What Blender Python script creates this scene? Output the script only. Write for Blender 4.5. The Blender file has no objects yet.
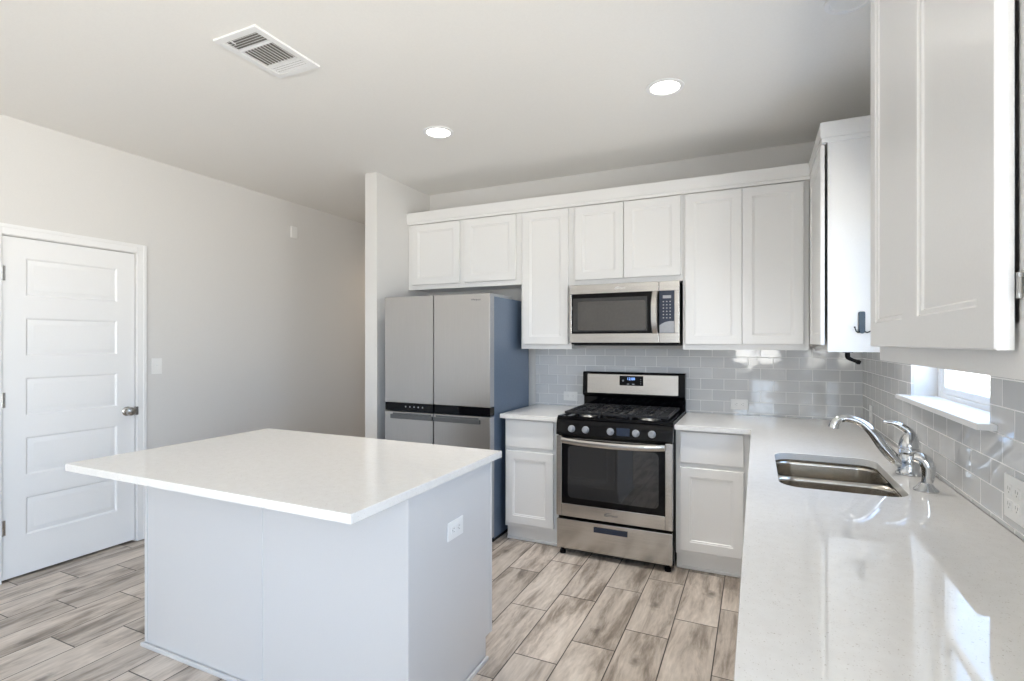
import bpy, bmesh, math, random
from mathutils import Vector, Matrix
random.seed(7)
PI = math.pi
R = math.radians
SC = bpy.context.scene
COL = SC.collection

# ------------------------------------------------------------------ camera, sky, daylight, exposure
cam_d = bpy.data.cameras.new('camera')
cam_d.sensor_width = 36.0
cam_d.lens = 525.5 / 1024 * 36.0
cam_d.shift_y = 2.5 / 1024
cam_d.clip_start = 0.02
cam = bpy.data.objects.new('camera', cam_d)
COL.objects.link(cam)
cam.location = (-.618, -4.04, 1.42)
cam.rotation_euler = (PI / 2, 0, R(25))
SC.camera = cam

SC.view_settings.view_transform = 'Standard'
SC.view_settings.look = 'None'
SC.view_settings.exposure = 0.19
SC.view_settings.gamma = 1.0
SC.view_settings.use_curve_mapping = False
SC.cycles.use_denoising = True
SC.cycles.max_bounces = 12
SC.cycles.diffuse_bounces = 8
SC.cycles.glossy_bounces = 6
SC.cycles.transparent_max_bounces = 12
SC.cycles.sample_clamp_indirect = 12.0
SC.cycles.caustics_reflective = False

W = bpy.data.worlds.new('sky')
SC.world = W
W.use_nodes = True
wn, wl = W.node_tree.nodes, W.node_tree.links
bg = wn['Background']
tc = wn.new('ShaderNodeTexCoord')
sep = wn.new('ShaderNodeSeparateXYZ')
wl.new(tc.outputs['Generated'], sep.inputs[0])
mr = wn.new('ShaderNodeMapRange')
mr.inputs['From Min'].default_value = -1
mr.inputs['From Max'].default_value = 1
wl.new(sep.outputs['Z'], mr.inputs['Value'])
ramp = wn.new('ShaderNodeValToRGB')
wl.new(mr.outputs[0], ramp.inputs[0])
el = ramp.color_ramp.elements
el[0].position = 0.0; el[0].color = (2.30, 2.18, 2.00, 1)          # glow below the horizon in place of sunlit paving, raised to light the ceiling
el[1].position = 1.0; el[1].color = (.50, .82, 1.42, 1)
for p, c in ((.49, (2.2, 2.12, 2.0, 1)), (.505, (1.45, 1.66, 1.92, 1)), (.62, (.93, 1.26, 1.74, 1))):
    e = el.new(p); e.color = c
wl.new(ramp.outputs[0], bg.inputs['Color'])
SKY = 8.0
bg.inputs['Strength'].default_value = SKY


def portal(name, loc, rot, sx, sy):
    d = bpy.data.lights.new(name, 'AREA')
    d.shape = 'RECTANGLE'; d.size = sx; d.size_y = sy
    d.cycles.is_portal = True
    o = bpy.data.objects.new(name, d); COL.objects.link(o)
    o.location = loc; o.rotation_euler = rot
    return o


# daylight comes in through the openings: the sink window and two unseen windows added behind the camera
portal('daylight_sink_window', (.18, -1.62, 1.66), (0, R(90), 0), .96, .86)
portal('daylight_unseen_rear_window', (-.65, -8.28, 1.575), (R(90), 0, 0), .9, 1.35)
portal('daylight_unseen_right_window', (.13, -5.25, 1.35), (0, R(90), 0), 2.0, 2.3)


# ------------------------------------------------------------------ materials
def mat(name, col, rough=.5, metal=0.0, **kw):
    m = bpy.data.materials.new(name)
    m.use_nodes = True
    p = m.node_tree.nodes['Principled BSDF']
    p.inputs['Base Color'].default_value = (*col, 1)
    p.inputs['Roughness'].default_value = rough
    p.inputs['Metallic'].default_value = metal
    for k, v in kw.items():
        p.inputs[k].default_value = v
    return m


def N(m, t, **kw):
    n = m.node_tree.nodes.new(t)
    for k, v in kw.items():
        setattr(n, k, v)
    return n


def L(m, a, b):
    m.node_tree.links.new(a, b)


def P(m):
    return m.node_tree.nodes['Principled BSDF']


def noise_col(m, c0, c1, scale, detail=3, stretch=(1, 1, 1), lo=.3, hi=.7):
    t = N(m, 'ShaderNodeTexCoord'); mp = N(m, 'ShaderNodeMapping')
    mp.inputs['Scale'].default_value = stretch
    n = N(m, 'ShaderNodeTexNoise')
    n.inputs['Scale'].default_value = scale; n.inputs['Detail'].default_value = detail
    r = N(m, 'ShaderNodeValToRGB')
    r.color_ramp.elements[0].position = lo; r.color_ramp.elements[0].color = (*c0, 1)
    r.color_ramp.elements[1].position = hi; r.color_ramp.elements[1].color = (*c1, 1)
    L(m, t.outputs['Object'], mp.inputs[0]); L(m, mp.outputs[0], n.inputs['Vector'])
    L(m, n.outputs['Fac'], r.inputs[0]); L(m, r.outputs[0], P(m).inputs['Base Color'])
    return n


def bump(m, src, strength, dist):
    b = N(m, 'ShaderNodeBump')
    b.inputs['Strength'].default_value = strength; b.inputs['Distance'].default_value = dist
    L(m, src, b.inputs['Height']); L(m, b.outputs[0], P(m).inputs['Normal'])
    return b


def paint(name, col, rough, sc=220, st=.08):
    m = mat(name, col, rough)
    n = noise_col(m, tuple(c * .985 for c in col), tuple(min(1, c * 1.01) for c in col), sc)
    bump(m, n.outputs['Fac'], st, .0006)
    return m


M = {}
M['wall'] = paint('wall_paint', (.69, .68, .665), .75, 160, .15)
M['ceiling'] = paint('ceiling_paint', (.84, .825, .795), .85, 120, .2)
M['trim'] = paint('trim_paint', (.83, .83, .83), .38)
M['cab'] = paint('cabinet_paint', (.785, .78, .77), .28)
M['cabin'] = paint('cabinet_underside', (.60, .57, .53), .5)
M['door'] = paint('door_paint', (.83, .83, .83), .35)
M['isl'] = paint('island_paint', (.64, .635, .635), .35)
M['plastic'] = paint('white_plastic', (.82, .82, .81), .3)
M['vinyl'] = paint('window_vinyl', (.84, .85, .86), .35)
M['slot'] = mat('outlet_slot', (.30, .30, .29), .5)
M['chrome'] = mat('chrome', (.62, .63, .64), .06, 1)
M['nickel'] = mat('satin_nickel', (.50, .49, .47), .25, 1)
M['blackgloss'] = mat('black_enamel', (.003, .003, .004), .10, 0, **{'Specular IOR Level': .18})
M['blackmat'] = mat('black_cast_iron', (.018, .018, .020), .40, 0, **{'Specular IOR Level': .3})
M['blackplastic'] = mat('black_plastic', (.003, .003, .004), .35, 0, **{'Specular IOR Level': .15})
M['glassblack'] = mat('oven_glass', (.002, .002, .003), .04, 0, **{'Specular IOR Level': .2})
M['ovenwin'] = mat('oven_window_glass', (.020, .020, .021), .03, 0, **{'Specular IOR Level': .8})
M['mwwin'] = mat('microwave_window', (.085, .080, .075), .12)
M['navy'] = mat('keypad_navy', (.02, .03, .055), .2)
M['greyplastic'] = mat('grey_plastic', (.33, .34, .36), .35)
M['alu'] = mat('burner_aluminium', (.66, .65, .63), .3, 1)
M['fridgeside'] = mat('fridge_side', (.13, .18, .26), .28, .3)
M['handlegrey'] = mat('handle_grey', (.12, .125, .13), .35, .6)
M['hookblue'] = mat('hook_bluegrey', (.05, .075, .10), .35)
for k in ('chrome', 'nickel', 'blackgloss', 'blackmat', 'blackplastic', 'glassblack', 'ovenwin', 'mwwin', 'navy', 'greyplastic',
          'alu', 'fridgeside', 'handlegrey', 'hookblue', 'slot'):
    m = M[k]; c = P(m).inputs['Base Color'].default_value[:3]
    noise_col(m, tuple(x * .94 for x in c), tuple(min(1, x * 1.05) for x in c), 60)


def steel(name, col, rough, stretch, var=.08):
    m = mat(name, col, rough, 1)
    n = noise_col(m, tuple(c * (1 - var) for c in col), tuple(min(1, c * (1 + var)) for c in col), 40, 4, stretch)
    mr_ = N(m, 'ShaderNodeMapRange')
    mr_.inputs['To Min'].default_value = rough - .05; mr_.inputs['To Max'].default_value = rough + .06
    L(m, n.outputs['Fac'], mr_.inputs['Value']); L(m, mr_.outputs[0], P(m).inputs['Roughness'])
    bump(m, n.outputs['Fac'], .03, .0002)
    return m


M['steel'] = steel('brushed_steel', (.56, .54, .515), .20, (.12, .12, 9))
M['steelv'] = steel('brushed_steel_upright', (.44, .43, .42), .30, (9, 9, .12), .035)
M['sinksteel'] = steel('sink_steel', (.56, .52, .46), .22, (.15, 9, .15))


def quartz(name, col):
    m = mat(name, col, .035)
    t = N(m, 'ShaderNodeTexCoord')
    n = N(m, 'ShaderNodeTexNoise'); n.inputs['Scale'].default_value = 34; n.inputs['Detail'].default_value = 6
    n2 = N(m, 'ShaderNodeTexNoise'); n2.inputs['Scale'].default_value = 260; n2.inputs['Detail'].default_value = 2
    for q in (n, n2):
        L(m, t.outputs['Object'], q.inputs['Vector'])
    r1 = N(m, 'ShaderNodeValToRGB')
    r1.color_ramp.elements[0].position = .65; r1.color_ramp.elements[0].color = (0, 0, 0, 1)
    r1.color_ramp.elements[1].position = .73; r1.color_ramp.elements[1].color = (1, 1, 1, 1)
    L(m, n2.outputs['Fac'], r1.inputs[0])
    mx = N(m, 'ShaderNodeMix', data_type='RGBA')
    mx.inputs[6].default_value = (*col, 1); mx.inputs[7].default_value = (col[0] * .68, col[1] * .64, col[2] * .59, 1)
    L(m, r1.outputs[0], mx.inputs[0])
    r2 = N(m, 'ShaderNodeValToRGB')
    r2.color_ramp.elements[0].position = .35; r2.color_ramp.elements[0].color = (.965, .96, .955, 1)
    r2.color_ramp.elements[1].position = .65; r2.color_ramp.elements[1].color = (1, 1, 1, 1)
    L(m, n.outputs['Fac'], r2.inputs[0])
    mu = N(m, 'ShaderNodeMix', data_type='RGBA', blend_type='MULTIPLY'); mu.inputs[0].default_value = 1
    L(m, mx.outputs[2], mu.inputs[6]); L(m, r2.outputs[0], mu.inputs[7])
    L(m, mu.outputs[2], P(m).inputs['Base Color'])
    return m


M['quartz'] = quartz('white_quartz', (.79, .77, .74))


def math_node(m, op, a=None, b=None, va=0, vb=0):
    n = N(m, 'ShaderNodeMath', operation=op)
    n.inputs[0].default_value = va; n.inputs[1].default_value = vb
    if a is not None: L(m, a, n.inputs[0])
    if b is not None: L(m, b, n.inputs[1])
    return n.outputs[0]


def floor_material():
    """wood-look porcelain planks, each third of a length further along than its neighbour"""
    m = mat('plank_tile', (.5, .45, .4), .42)
    PW, PL = .2083, .620
    t = N(m, 'ShaderNodeTexCoord'); s = N(m, 'ShaderNodeSeparateXYZ')
    L(m, t.outputs['Object'], s.inputs[0])
    u = math_node(m, 'DIVIDE', math_node(m, 'ADD', s.outputs['X'], vb=1.003), vb=PW)
    row = math_node(m, 'FLOOR', u)
    fu = math_node(m, 'FRACT', u)
    yy = math_node(m, 'SUBTRACT', math_node(m, 'ADD', s.outputs['Y'], vb=1.233), math_node(m, 'MULTIPLY', row, vb=PL / 3))
    v = math_node(m, 'DIVIDE', yy, vb=PL)
    colm = math_node(m, 'FLOOR', v); fv = math_node(m, 'FRACT', v)
    # distance to the nearest joint in metres
    du = math_node(m, 'MULTIPLY', math_node(m, 'MINIMUM', fu, math_node(m, 'SUBTRACT', None, fu, va=1)), vb=PW)
    dv = math_node(m, 'MULTIPLY', math_node(m, 'MINIMUM', fv, math_node(m, 'SUBTRACT', None, fv, va=1)), vb=PL)
    dm = math_node(m, 'MINIMUM', du, dv)
    joint = N(m, 'ShaderNodeMapRange'); joint.inputs['From Min'].default_value = .0018; joint.inputs['From Max'].default_value = .0034
    L(m, dm, joint.inputs['Value'])
    idv = N(m, 'ShaderNodeCombineXYZ'); L(m, row, idv.inputs[0]); L(m, colm, idv.inputs[1])
    wnz = N(m, 'ShaderNodeTexWhiteNoise', noise_dimensions='2D'); L(m, idv.outputs[0], wnz.inputs['Vector'])
    # grain coordinates: stretched along the plank, shifted for every plank
    offs = N(m, 'ShaderNodeVectorMath', operation='SCALE'); offs.inputs['Scale'].default_value = 37.0
    L(m, wnz.outputs['Color'], offs.inputs[0])
    base = N(m, 'ShaderNodeCombineXYZ')
    L(m, s.outputs['X'], base.inputs[0]); L(m, math_node(m, 'MULTIPLY', s.outputs['Y'], vb=.17), base.inputs[1])
    add = N(m, 'ShaderNodeVectorMath', operation='ADD'); L(m, base.outputs[0], add.inputs[0]); L(m, offs.outputs[0], add.inputs[1])
    warp = N(m, 'ShaderNodeTexNoise'); warp.inputs['Scale'].default_value = 6; warp.inputs['Detail'].default_value = 2
    L(m, add.outputs[0], warp.inputs['Vector'])
    wsc = N(m, 'ShaderNodeVectorMath', operation='SCALE'); wsc.inputs['Scale'].default_value = .10
    L(m, warp.outputs['Color'], wsc.inputs[0])
    add2 = N(m, 'ShaderNodeVectorMath', operation='ADD'); L(m, add.outputs[0], add2.inputs[0]); L(m, wsc.outputs[0], add2.inputs[1])
    g1 = N(m, 'ShaderNodeTexNoise'); g1.inputs['Scale'].default_value = 10; g1.inputs['Detail'].default_value = 8
    g1.inputs['Roughness'].default_value = .66
    L(m, add2.outputs[0], g1.inputs['Vector'])
    g2 = N(m, 'ShaderNodeTexNoise'); g2.inputs['Scale'].default_value = 75; g2.inputs['Detail'].default_value = 3
    L(m, add2.outputs[0], g2.inputs['Vector'])
    r = N(m, 'ShaderNodeValToRGB')
    es = r.color_ramp.elements
    es[0].position = .27; es[0].color = (.11, .086, .068, 1)
    es[1].position = .70; es[1].color = (.68, .61, .54, 1)
    e = es.new(.40); e.color = (.30, .252, .21, 1)
    e = es.new(.51); e.color = (.54, .472, .41, 1)
    L(m, g1.outputs['Fac'], r.inputs[0])
    fine = N(m, 'ShaderNodeMapRange'); fine.inputs['From Min'].default_value = .3; fine.inputs['From Max'].default_value = .7
    fine.inputs['To Min'].default_value = .86; fine.inputs['To Max'].default_value = 1.08
    L(m, g2.outputs['Fac'], fine.inputs['Value'])
    tone = N(m, 'ShaderNodeMapRange'); tone.inputs['To Min'].default_value = .84; tone.inputs['To Max'].default_value = 1.12
    L(m, wnz.outputs['Value'], tone.inputs['Value'])
    k = math_node(m, 'MULTIPLY', fine.outputs[0], tone.outputs[0])
    sc = N(m, 'ShaderNodeVectorMath', operation='SCALE'); L(m, r.outputs[0], sc.inputs[0]); L(m, k, sc.inputs['Scale'])
    # one knot somewhere on most planks, with darker grain running away from it
    rs = N(m, 'ShaderNodeSeparateColor'); L(m, wnz.outputs['Color'], rs.inputs[0])
    kx = math_node(m, 'MULTIPLY', math_node(m, 'SUBTRACT', fu, math_node(m, 'ADD', math_node(m, 'MULTIPLY', rs.outputs[0], vb=.6), vb=.2)), vb=PW / .020)
    ky = math_node(m, 'MULTIPLY', math_node(m, 'SUBTRACT', fv, math_node(m, 'ADD', math_node(m, 'MULTIPLY', rs.outputs[1], vb=.7), vb=.15)), vb=PL / .034)
    kw = N(m, 'ShaderNodeTexNoise'); kw.inputs['Scale'].default_value = 28; kw.inputs['Detail'].default_value = 3
    L(m, t.outputs['Object'], kw.inputs['Vector'])
    kwo = math_node(m, 'MULTIPLY', math_node(m, 'SUBTRACT', kw.outputs['Fac'], vb=.5), vb=2.4)
    kd = math_node(m, 'ADD', math_node(m, 'SQRT', math_node(m, 'ADD', math_node(m, 'MULTIPLY', kx, kx), math_node(m, 'MULTIPLY', ky, ky))), kwo)
    kr0 = N(m, 'ShaderNodeMapRange'); kr0.inputs['From Min'].default_value = .2; kr0.inputs['From Max'].default_value = 1.7
    kr0.inputs['To Min'].default_value = .8; kr0.inputs['To Max'].default_value = 0.0
    L(m, kd, kr0.inputs['Value'])
    kr = N(m, 'ShaderNodeMath', operation='MULTIPLY'); L(m, kr0.outputs[0], kr.inputs[0])
    L(m, math_node(m, 'GREATER_THAN', rs.outputs[2], vb=.35), kr.inputs[1])
    mk = N(m, 'ShaderNodeMix', data_type='RGBA'); mk.inputs[7].default_value = (.13, .105, .085, 1)
    L(m, kr.outputs[0], mk.inputs[0]); L(m, sc.outputs[0], mk.inputs[6])
    mj = N(m, 'ShaderNodeMix', data_type='RGBA'); mj.inputs[6].default_value = (.05, .04, .034, 1)
    L(m, joint.outputs[0], mj.inputs[0]); L(m, mk.outputs[2], mj.inputs[7])
    L(m, mj.outputs[2], P(m).inputs['Base Color'])
    bump(m, joint.outputs[0], .5, .0012)
    return m


M['floor'] = floor_material()


def tile_material(name, axis, shift):
    m = mat(name, (.5, .5, .5), .07)
    t = N(m, 'ShaderNodeTexCoord'); s = N(m, 'ShaderNodeSeparateXYZ'); L(m, t.outputs['Object'], s.inputs[0])
    cb = N(m, 'ShaderNodeCombineXYZ')
    L(m, math_node(m, 'ADD', s.outputs[axis], vb=shift), cb.inputs[0])
    L(m, math_node(m, 'ADD', s.outputs['Z'], vb=-.928), cb.inputs[1])
    b = N(m, 'ShaderNodeTexBrick'); b.offset = .5; b.offset_frequency = 2
    b.inputs['Scale'].default_value = 1
    b.inputs['Brick Width'].default_value = .1570; b.inputs['Row Height'].default_value = .0785
    b.inputs['Mortar Size'].default_value = .0020; b.inputs['Mortar Smooth'].default_value = .15
    b.inputs['Color1'].default_value = (.57, .58, .59, 1); b.inputs['Color2'].default_value = (.63, .635, .64, 1)
    b.inputs['Mortar'].default_value = (.88, .88, .87, 1); b.inputs['Bias'].default_value = 0
    L(m, cb.outputs[0], b.inputs['Vector'])
    L(m, b.outputs['Color'], P(m).inputs['Base Color'])
    n = N(m, 'ShaderNodeTexNoise'); n.inputs['Scale'].default_value = 11; n.inputs['Detail'].default_value = 1
    L(m, t.outputs['Object'], n.inputs['Vector'])
    h = math_node(m, 'SUBTRACT', math_node(m, 'MULTIPLY', n.outputs['Fac'], vb=.9), b.outputs['Fac'])
    bump(m, h, .55, .0016)
    ro = N(m, 'ShaderNodeMapRange'); ro.inputs['To Min'].default_value = .06; ro.inputs['To Max'].default_value = .6
    L(m, b.outputs['Fac'], ro.inputs['Value']); L(m, ro.outputs[0], P(m).inputs['Roughness'])
    return m


M['tile_back'] = tile_material('subway_tile_back', 'X', .125)
M['tile_right'] = tile_material('subway_tile_right', 'Y', .02)


def emit(name, col, s):
    m = bpy.data.materials.new(name); m.use_nodes = True
    nt = m.node_tree
    for n in list(nt.nodes):
        if n.type == 'BSDF_PRINCIPLED': nt.nodes.remove(n)
    e = nt.nodes.new('ShaderNodeEmission'); e.inputs[0].default_value = (*col, 1); e.inputs[1].default_value = s
    nt.links.new(e.outputs[0], nt.nodes['Material Output'].inputs[0])
    return m


M['lamp'] = emit('lamp_lens', (1.0, .95, .86), 9.0)
M['clock'] = emit('clock_digits', (.25, .45, 1.0), 2.2)


def glass(name, tint):
    m = bpy.data.materials.new(name); m.use_nodes = True
    nt = m.node_tree
    for n in list(nt.nodes):
        if n.type == 'BSDF_PRINCIPLED': nt.nodes.remove(n)
    tr = nt.nodes.new('ShaderNodeBsdfTransparent'); gl = nt.nodes.new('ShaderNodeBsdfGlossy')
    tr.inputs['Color'].default_value = (*tint, 1)
    gl.inputs['Roughness'].default_value = .02
    fc = nt.nodes.new('ShaderNodeLayerWeight'); fc.inputs[0].default_value = .5
    pw = nt.nodes.new('ShaderNodeMath'); pw.operation = 'POWER'; pw.inputs[1].default_value = 5
    fr = nt.nodes.new('ShaderNodeMapRange'); fr.inputs['To Min'].default_value = .04; fr.inputs['To Max'].default_value = .9
    nt.links.new(fc.outputs['Facing'], pw.inputs[0]); nt.links.new(pw.outputs[0], fr.inputs['Value'])
    mx = nt.nodes.new('ShaderNodeMixShader')
    nt.links.new(fr.outputs[0], mx.inputs[0]); nt.links.new(tr.outputs[0], mx.inputs[1]); nt.links.new(gl.outputs[0], mx.inputs[2])
    nt.links.new(mx.outputs[0], nt.nodes['Material Output'].inputs[0])
    return m


M['glass'] = glass('window_glass', (.97, .98, .98))
M['dimglass'] = glass('dimmed_window_glass', (.70, .715, .725))  # glass tint added to dim daylight on the corner cabinet and ceiling


# ------------------------------------------------------------------ mesh helpers
ORG = {}


class B:
    """collects shapes and links them as ONE mesh object"""

    def __init__(self):
        self.bm = bmesh.new()

    def box(self, x0, x1, y0, y1, z0, z1, bev=0, seg=2):
        x0, x1 = sorted((x0, x1)); y0, y1 = sorted((y0, y1)); z0, z1 = sorted((z0, z1))
        r = bmesh.ops.create_cube(self.bm, size=1)
        vs = r['verts']
        for v in vs:
            v.co = Vector(((x0 + x1) / 2 + v.co.x * (x1 - x0), (y0 + y1) / 2 + v.co.y * (y1 - y0), (z0 + z1) / 2 + v.co.z * (z1 - z0)))
        if bev:
            es = list({e for v in vs for e in v.link_edges})
            bmesh.ops.bevel(self.bm, geom=es, offset=bev, segments=seg, affect='EDGES', profile=.5)
        return self

    def prism(self, pts, z0, z1, bev=0, seg=2):
        """polygon in x,y raised from z0 to z1"""
        vs = [self.bm.verts.new((x, y, z0)) for x, y in pts]
        f = self.bm.faces.new(vs)
        r = bmesh.ops.extrude_face_region(self.bm, geom=[f])
        up = [v for v in r['geom'] if isinstance(v, bmesh.types.BMVert)]
        for v in up: v.co.z = z1
        allv = vs + up
        fs = list({f for v in allv for f in v.link_faces})
        bmesh.ops.recalc_face_normals(self.bm, faces=fs)
        if bev:
            es = [e for v in up for e in v.link_edges if abs(e.verts[0].co.z - e.verts[1].co.z) < 1e-6]
            bmesh.ops.bevel(self.bm, geom=list(set(es)), offset=bev, segments=seg, affect='EDGES', profile=.5)
        return self

    def lathe(self, prof, origin=(0, 0, 0), axis=(0, 0, 1), n=28):
        """profile [(r, h), ...] turned round an axis"""
        ax = Vector(axis).normalized(); o = Vector(origin)
        q = Vector((0, 0, 1)).rotation_difference(ax)
        rings = []
        for r, h in prof:
            if r < 1e-6:
                rings.append([self.bm.verts.new(o + q @ Vector((0, 0, h)))])
            else:
                rings.append([self.bm.verts.new(o + q @ Vector((r * math.cos(2 * PI * i / n), r * math.sin(2 * PI * i / n), h))) for i in range(n)])
        fs = []
        for a, b in zip(rings, rings[1:]):
            for i in range(n):
                j = (i + 1) % n
                if len(a) == 1 and len(b) == 1: continue
                if len(a) == 1: fs.append(self.bm.faces.new((a[0], b[i], b[j])))
                elif len(b) == 1: fs.append(self.bm.faces.new((a[i], a[j], b[0])))
                else: fs.append(self.bm.faces.new((a[i], a[j], b[j], b[i])))
        for ring in (rings[0], rings[-1]):
            if len(ring) > 1: fs.append(self.bm.faces.new(ring))
        bmesh.ops.recalc_face_normals(self.bm, faces=fs)
        return self

    def tube(self, pts, rad, n=14, sub=6, squash=None):
        """smooth tube through points; rad one number or one per point"""
        pts = [Vector(p) for p in pts]
        rad = [rad] * len(pts) if isinstance(rad, (int, float)) else list(rad)
        P_, R_ = [], []
        for i in range(len(pts) - 1):
            p0 = pts[max(i - 1, 0)]; p1 = pts[i]; p2 = pts[i + 1]; p3 = pts[min(i + 2, len(pts) - 1)]
            for k in range(sub):
                t = k / sub
                P_.append(.5 * ((2 * p1) + (p2 - p0) * t + (2 * p0 - 5 * p1 + 4 * p2 - p3) * t * t + (3 * p1 - p0 - 3 * p2 + p3) * t ** 3))
                R_.append(rad[i] + (rad[i + 1] - rad[i]) * t)
        P_.append(pts[-1]); R_.append(rad[-1])
        prev = None; rings = []
        for i, p in enumerate(P_):
            d = (P_[min(i + 1, len(P_) - 1)] - P_[max(i - 1, 0)]).normalized()
            if prev is None:
                a = Vector((0, 0, 1)) if abs(d.z) < .9 else Vector((0, 1, 0))
                nn = d.cross(a).normalized()
            else:
                nn = (prev - d * prev.dot(d)).normalized()
            prev = nn; bb = d.cross(nn)
            rings.append([self.bm.verts.new(p + (nn * math.cos(2 * PI * k / n) + bb * math.sin(2 * PI * k / n) * (squash or 1)) * R_[i]) for k in range(n)])
        fs = []
        for a, b in zip(rings, rings[1:]):
            for i in range(n):
                j = (i + 1) % n
                fs.append(self.bm.faces.new((a[i], a[j], b[j], b[i])))
        fs += [self.bm.faces.new(rings[0]), self.bm.faces.new(rings[-1])]
        bmesh.ops.recalc_face_normals(self.bm, faces=fs)
        return self

    def loft(self, loops, cap0=True, cap1=True):
        rings = [[self.bm.verts.new(p) for p in lp] for lp in loops]
        n = len(rings[0]); fs = []
        for a, b in zip(rings, rings[1:]):
            for i in range(n):
                j = (i + 1) % n
                fs.append(self.bm.faces.new((a[i], a[j], b[j], b[i])))
        if cap0: fs.append(self.bm.faces.new(rings[0]))
        if cap1: fs.append(self.bm.faces.new(rings[-1]))
        bmesh.ops.recalc_face_normals(self.bm, faces=fs)
        return self

    def merge(self, other, mtx=None):
        me = bpy.data.meshes.new('tmp'); other.bm.to_mesh(me); other.bm.free()
        if mtx is not None: me.transform(mtx)
        self.bm.from_mesh(me); bpy.data.meshes.remove(me)
        return self

    def build(self, name, m, parent=None, mtx=None):
        me = bpy.data.meshes.new(name)
        if mtx is not None: self.bm.transform(mtx)
        o = bpy.data.objects.new(name, me)
        org = Vector((0, 0, 0))
        if parent is not None:
            o.parent = parent; org = ORG[parent]
        ORG[o] = org
        if org.length > 0: self.bm.transform(Matrix.Translation(-org))
        for f in self.bm.faces: f.smooth = True
        for e in self.bm.edges:
            e.smooth = len(e.link_faces) == 2 and e.calc_face_angle(0) < R(32)
        self.bm.to_mesh(me); self.bm.free()
        if isinstance(m, str): m = M[m]
        me.materials.append(m)
        COL.objects.link(o)
        wnm = o.modifiers.new('weighted_normals', 'WEIGHTED_NORMAL'); wnm.keep_sharp = True
        return o


def tag(o, label, cat, group=None):
    o['label'] = label; o['category'] = cat
    if group: o['group'] = group
    return o


def thing(name, label, cat, loc, group=None, local=False):
    o = bpy.data.objects.new(name, None); COL.objects.link(o)
    o.empty_display_size = .05
    o.location = loc
    ORG[o] = Vector((0, 0, 0)) if local else Vector(loc)
    return tag(o, label, cat, group)


def struct(o):
    o['kind'] = 'structure'
    return o


def struct_empty(name, loc):
    o = bpy.data.objects.new(name, None); COL.objects.link(o); o.location = loc
    ORG[o] = Vector(loc); o['kind'] = 'structure'
    return o


def text_mesh(name, s, size, m, parent, mtx, depth=.0006, label=None):
    c = bpy.data.curves.new(name, 'FONT'); c.body = s; c.size = size; c.extrude = depth; c.align_x = 'CENTER'; c.align_y = 'CENTER'
    t = bpy.data.objects.new(name + '_tmp', c); COL.objects.link(t)
    bpy.context.view_layer.update()
    me = bpy.data.meshes.new_from_object(t.evaluated_get(bpy.context.evaluated_depsgraph_get()))
    bpy.data.objects.remove(t); bpy.data.curves.remove(c)
    me.name = name
    o = bpy.data.objects.new(name, me); COL.objects.link(o)
    o.parent = parent; org = ORG[parent]; ORG[o] = org
    me.transform(Matrix.Translation(-org) @ mtx)
    me.materials.clear(); me.materials.append(M[m])
    return o


def dup(root, loc, label, group=None):
    r = root.copy(); COL.objects.link(r); r.location = loc; r['label'] = label
    if group: r['group'] = group
    for ch in list(root.children):
        c = ch.copy(); COL.objects.link(c); c.parent = r
        for g in ch.children:
            d = g.copy(); COL.objects.link(d); d.parent = c
    return r


# face frames of reference: a panel drawn as width x (right), depth y (front = 0 .. back = +), height z
def face_y(x0, yf, z0):            # front looks towards -y
    return Matrix.Translation((x0, yf, z0))


def face_x(xf, y0, z0):            # front looks towards -x, width runs from y0 towards -y
    return Matrix.Translation((xf, y0, z0)) @ Matrix.Rotation(-PI / 2, 4, 'Z')


def shaker(w, h, th=.019, rail=.057, rec=.008):
    """recessed panel door: width 0..w, height 0..h, front at y = 0, back at y = th"""
    b = B(); bm = b.bm

    def ring(i, y):
        return [bm.verts.new(p) for p in ((i, y, i), (w - i, y, i), (w - i, y, h - i), (i, y, h - i))]
    loops = [ring(0, th), ring(0, .0025), ring(.0025, 0), ring(rail, 0), ring(rail + .003, .003), ring(rail + .010, .0045), ring(rail + .013, rec)]
    fs = [bm.faces.new(loops[0])]
    for a, c in zip(loops, loops[1:]):
        for i in range(4):
            j = (i + 1) % 4
            fs.append(bm.faces.new((a[i], a[j], c[j], c[i])))
    fs.append(bm.faces.new(loops[-1]))
    bmesh.ops.recalc_face_normals(bm, faces=fs)
    return b


def slab(w, h, th=.019):
    b = B(); b.box(0, w, 0, th, 0, h, .003)
    return b


# ------------------------------------------------------------------ the setting
XL, YR, YH, ZC = -4.66, -8.15, 2.2, 2.77
struct(B().box(XL - .15, .15, YR - .15, YH + .15, -.12, 0).build('floor', 'floor'))
struct(B().box(XL - .15, .15, YR - .15, YH + .15, ZC, ZC + .12).build('ceiling', 'ceiling'))
DY0, DY1, DZ = -2.503, -1.765, 2.061          # door opening in the left wall
b = B()
RWA, RWB, SZ0, SZ1 = -6.40, -4.10, .35, 2.35      # unseen living-end window, placed to light the island end and left wall
b.box(XL - .15, XL, YR, DY0, 0, ZC)
b.box(XL - .15, XL, DY1, YH, 0, ZC).box(XL - .15, XL, DY0, DY1, DZ, ZC)
b.box(XL - .15, XL - .07, DY0, DY1, 0, DZ)
struct(b.build('wall_left', 'wall'))
struct(B().box(-3.332, .15, 0, .15, 0, ZC).build('wall_back', 'wall'))
struct(B().box(-3.452, -3.332, -.738, YH, 0, ZC, .004).build('wall_partition', 'wall'))
struct(B().box(XL, -3.452, YH, YH + .15, 0, ZC).build('wall_hall', 'wall'))
WY0, WY1, WZ0, WZ1 = -2.054, -1.184, 1.170, 2.13   # window over the sink
b = B()
XR = .009
b.box(XR, .15, YR, RWA, 0, ZC).box(XR, .15, RWB, WY0, 0, ZC).box(XR, .15, RWA, RWB, 0, SZ0).box(XR, .15, RWA, RWB, SZ1, ZC)
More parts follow.
